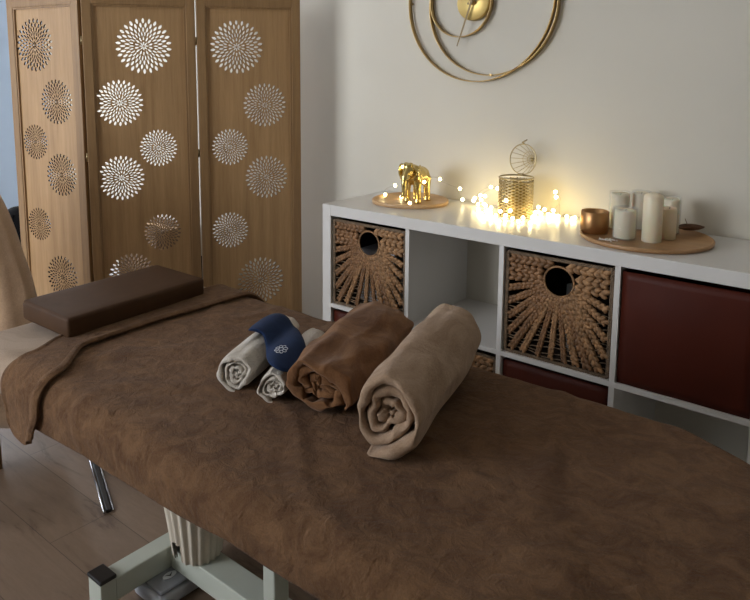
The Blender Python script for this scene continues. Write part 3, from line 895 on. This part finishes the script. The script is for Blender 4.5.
for i in range(N):
    j = (i+1) % N
    bm.faces.new((ct, top[0][i], top[0][j])); bm.faces.new((cb, bot[0][j], bot[0][i]))
    for r in range(11):
        bm.faces.new((top[r][i], top[r+1][i], top[r+1][j], top[r][j])); bm.faces.new((bot[r][j], bot[r+1][j], bot[r+1][i], bot[r][i]))
    bm.faces.new((top[11][i], bot[11][i], bot[11][j], top[11][j]))
bmesh.ops.recalc_face_normals(bm, faces=bm.faces)
em = obj('eye_mask', bm, M['navy'], None, True)
tag(em, 'navy blue satin eye mask with a white flower emblem lying across the two white towels', 'eye mask')
# emblem: eight stitched petals
def on_mask(x, y):
    v = Vector((x, y))-cen
    best = 1
    # relative radius along this direction
    a = atan2(v.y, v.x)
    pr = min(rim, key=lambda p: abs((atan2(p.y-cen.y, p.x-cen.x)-a+pi) % (2*pi)-pi))
    f = min(.98, v.length/(pr-cen).length)
    return mask_z(x, y)+.0065+.0055*(1-f**3)**.6+.0006
bm = bmesh.new(); ex, ey = .764, -.990
for k in range(8):
    a = 2*pi*k/8+.2; pts = []
    for q in range(12):
        t = 2*pi*q/12; r = .0090+.0046*cos(t); s = .0034*sin(t)
        qx = r*cos(a)-s*sin(a); qy = (r*sin(a)+s*cos(a))*1.6; x = ex+qx*.74-qy*.6; y = ey+qx*.67+qy*.74; pts.append((x, y, on_mask(x, y)))
    tube(bm, pts, .0007, 5, closed=True)
o = obj('flower_emblem', bm, M['thread'], em, True); o['label'] = 'white stitched flower emblem'

# ------------------------------------------------------------------ things at the left edge
ch = thing('armchair', 'chair under a tan throw at the left edge beside the folding screen', 'chair', (-.70, -1.115, 0), radians(42))
bm = bmesh.new(); rows = []
for k in range(31):
    v = k/30; z = .10+.92*v
    hw = interp_(z, [(.10, .335), (.45, .318), (.60, .300), (.74, .262), (.86, .222), (.96, .165), (1.0, .11), (1.02, .03)])
    hd = .055*min(1, .3+3*(1-v))+.015
    row = []
    for i in range(40):
        a = 2*pi*i/40; cx_, sx_ = cos(a), sin(a)
        q = 1+.035*noise.noise(Vector((cx_*2, sx_*2, z*5)))
        row.append(bm.verts.new((hw*q*math.copysign(abs(cx_)**.6, cx_), hd*math.copysign(abs(sx_)**.6, sx_)+.02*sin(i*1.4)*.3, z)))
    rows.append(row)
for p_, q_ in zip(rows, rows[1:]):
    for i in range(40): bm.faces.new((p_[i], p_[(i+1) % 40], q_[(i+1) % 40], q_[i]))
bm.faces.new(rows[0][::-1]); bm.faces.new(rows[-1])
o = obj('throw_covered_backrest', bm, M['tan'], ch, True)
obj('seat', B(-.27, .27, -.52, -.10, .36, .45, .03, seg=3), M['tan'], ch, True)
for sx in (-.22, .22):
    for sy in (-.47, -.13): obj('leg', T([(sx, sy, 0), (sx*.95, sy, .37)], [.014, .02], seg=14), M['frame'], ch, True)
bagt = thing('backpack', 'black bag standing behind the left leaf of the folding screen', 'bag', (-1.60, -.40, 0))
bm = bmesh.new(); blob(bm, (0, 0, .30), (.20, .13, .31), None, 4)
for v in bm.verts:
    v.co.z = max(0, v.co.z)
    if v.co.z < .15: v.co.x *= 1+.5*(.15-v.co.z); v.co.y *= 1+.5*(.15-v.co.z)
obj('bag_body', bm, M['bag'], bagt, True)
obj('strap', T([(-.08, -.08, .50), (-.05, -.05, .575), (.05, -.05, .575), (.08, -.08, .50)], .009, seg=8), M['bag'], bagt, True)
bm = B(-.15, .12, -.20, -.135, .07, .33, .012); obj('front_pocket', bm, M['bag'], bagt, True)
o = obj('paper_sheet', B(-.05, .05, -.003, .003, 0, .16, .001), M['paper'], None, loc=(-1.585, -.565, .30)); o.rotation_euler = (radians(-3), 0, radians(30))
tag(o, 'white sheet sticking out of the front pocket of the black bag', 'paper')
o = obj('cardboard_box', B(-.17, .17, -.12, .12, 0, .46, .004), M['card'], None, loc=(-1.34, .20, 0)); tag(o, 'brown cardboard box on the floor behind the middle leaf of the folding screen', 'box')
bm = bmesh.new(); box(bm, -.168, .168, -.025, .025, .4602, .4612)
obj('packing_tape', bm, M['tray'], o)
bm = bmesh.new(); blob(bm, (0, 0, .17), (.14, .10, .20), None, 3)
for v in bm.verts: v.co.z = max(0, v.co.z)
o = obj('dark_bag', bm, M['bag'], None, True, (-.93, .22, 0)); tag(o, 'small dark bag on the floor behind the right leaf of the folding screen', 'bag')
obj('strap', T([(-.05, 0, .35), (-.045, 0, .44), (0, 0, .47), (.045, 0, .44), (.05, 0, .35)], .007, seg=8), M['bag'], o, True)

# ------------------------------------------------------------------ light
W = bpy.data.worlds.new('daylight'); SC.world = W; W.use_nodes = True
bg = W.node_tree.nodes['Background']; bg.inputs['Color'].default_value = (.92, .95, 1.0, 1); bg.inputs['Strength'].default_value = 13.2
def portal(x, y, z, sx, sz, rot):
    l = bpy.data.lights.new('portal', 'AREA'); l.shape = 'RECTANGLE'; l.size = sx; l.size_y = sz; l.cycles.is_portal = True
    o = bpy.data.objects.new('window_daylight', l); C.objects.link(o); o.location = (x, y, z); o.rotation_euler = rot
portal(XL-.09, (W1[0]+W1[1])/2, (W1[2]+W1[3])/2, W1[3]-W1[2], W1[1]-W1[0], (0, -pi/2, 0))
portal((W2[0]+W2[1])/2, YF-.09, (W2[2]+W2[3])/2, W2[1]-W2[0], W2[3]-W2[2], (pi/2, 0, 0))
portals = [o for o in C.objects if o.type == 'LIGHT']
# ------------------------------------------------------------------ camera
cam = bpy.data.cameras.new('camera'); co = bpy.data.objects.new('camera', cam); C.objects.link(co)
P = (1.77218385, -1.99855506, 1.27416362); yaw, pit, rol, f = -0.733723781, 0.142874994, -0.003645496, 730.018
F = Vector((sin(yaw)*cos(pit), cos(yaw)*cos(pit), -sin(pit))); r = F.cross(Vector((0, 0, 1))).normalized(); u = r.cross(F)
R = r*cos(rol)+u*sin(rol); U = -r*sin(rol)+u*cos(rol)
co.matrix_world = Matrix(((R.x, U.x, -F.x, P[0]), (R.y, U.y, -F.y, P[1]), (R.z, U.z, -F.z, P[2]), (0, 0, 0, 1)))
cam.sensor_width = 36; cam.sensor_fit = 'HORIZONTAL'; cam.lens = f*36/750
cam.shift_x = 58.63/750; cam.shift_y = -129.47/750; cam.clip_start = .02
SC.camera = co
vs = SC.view_settings; SC.display_settings.display_device = 'sRGB'
vs.view_transform = 'Standard'; vs.look = 'None'; vs.gamma = 1; vs.exposure = 0; vs.use_curve_mapping = False
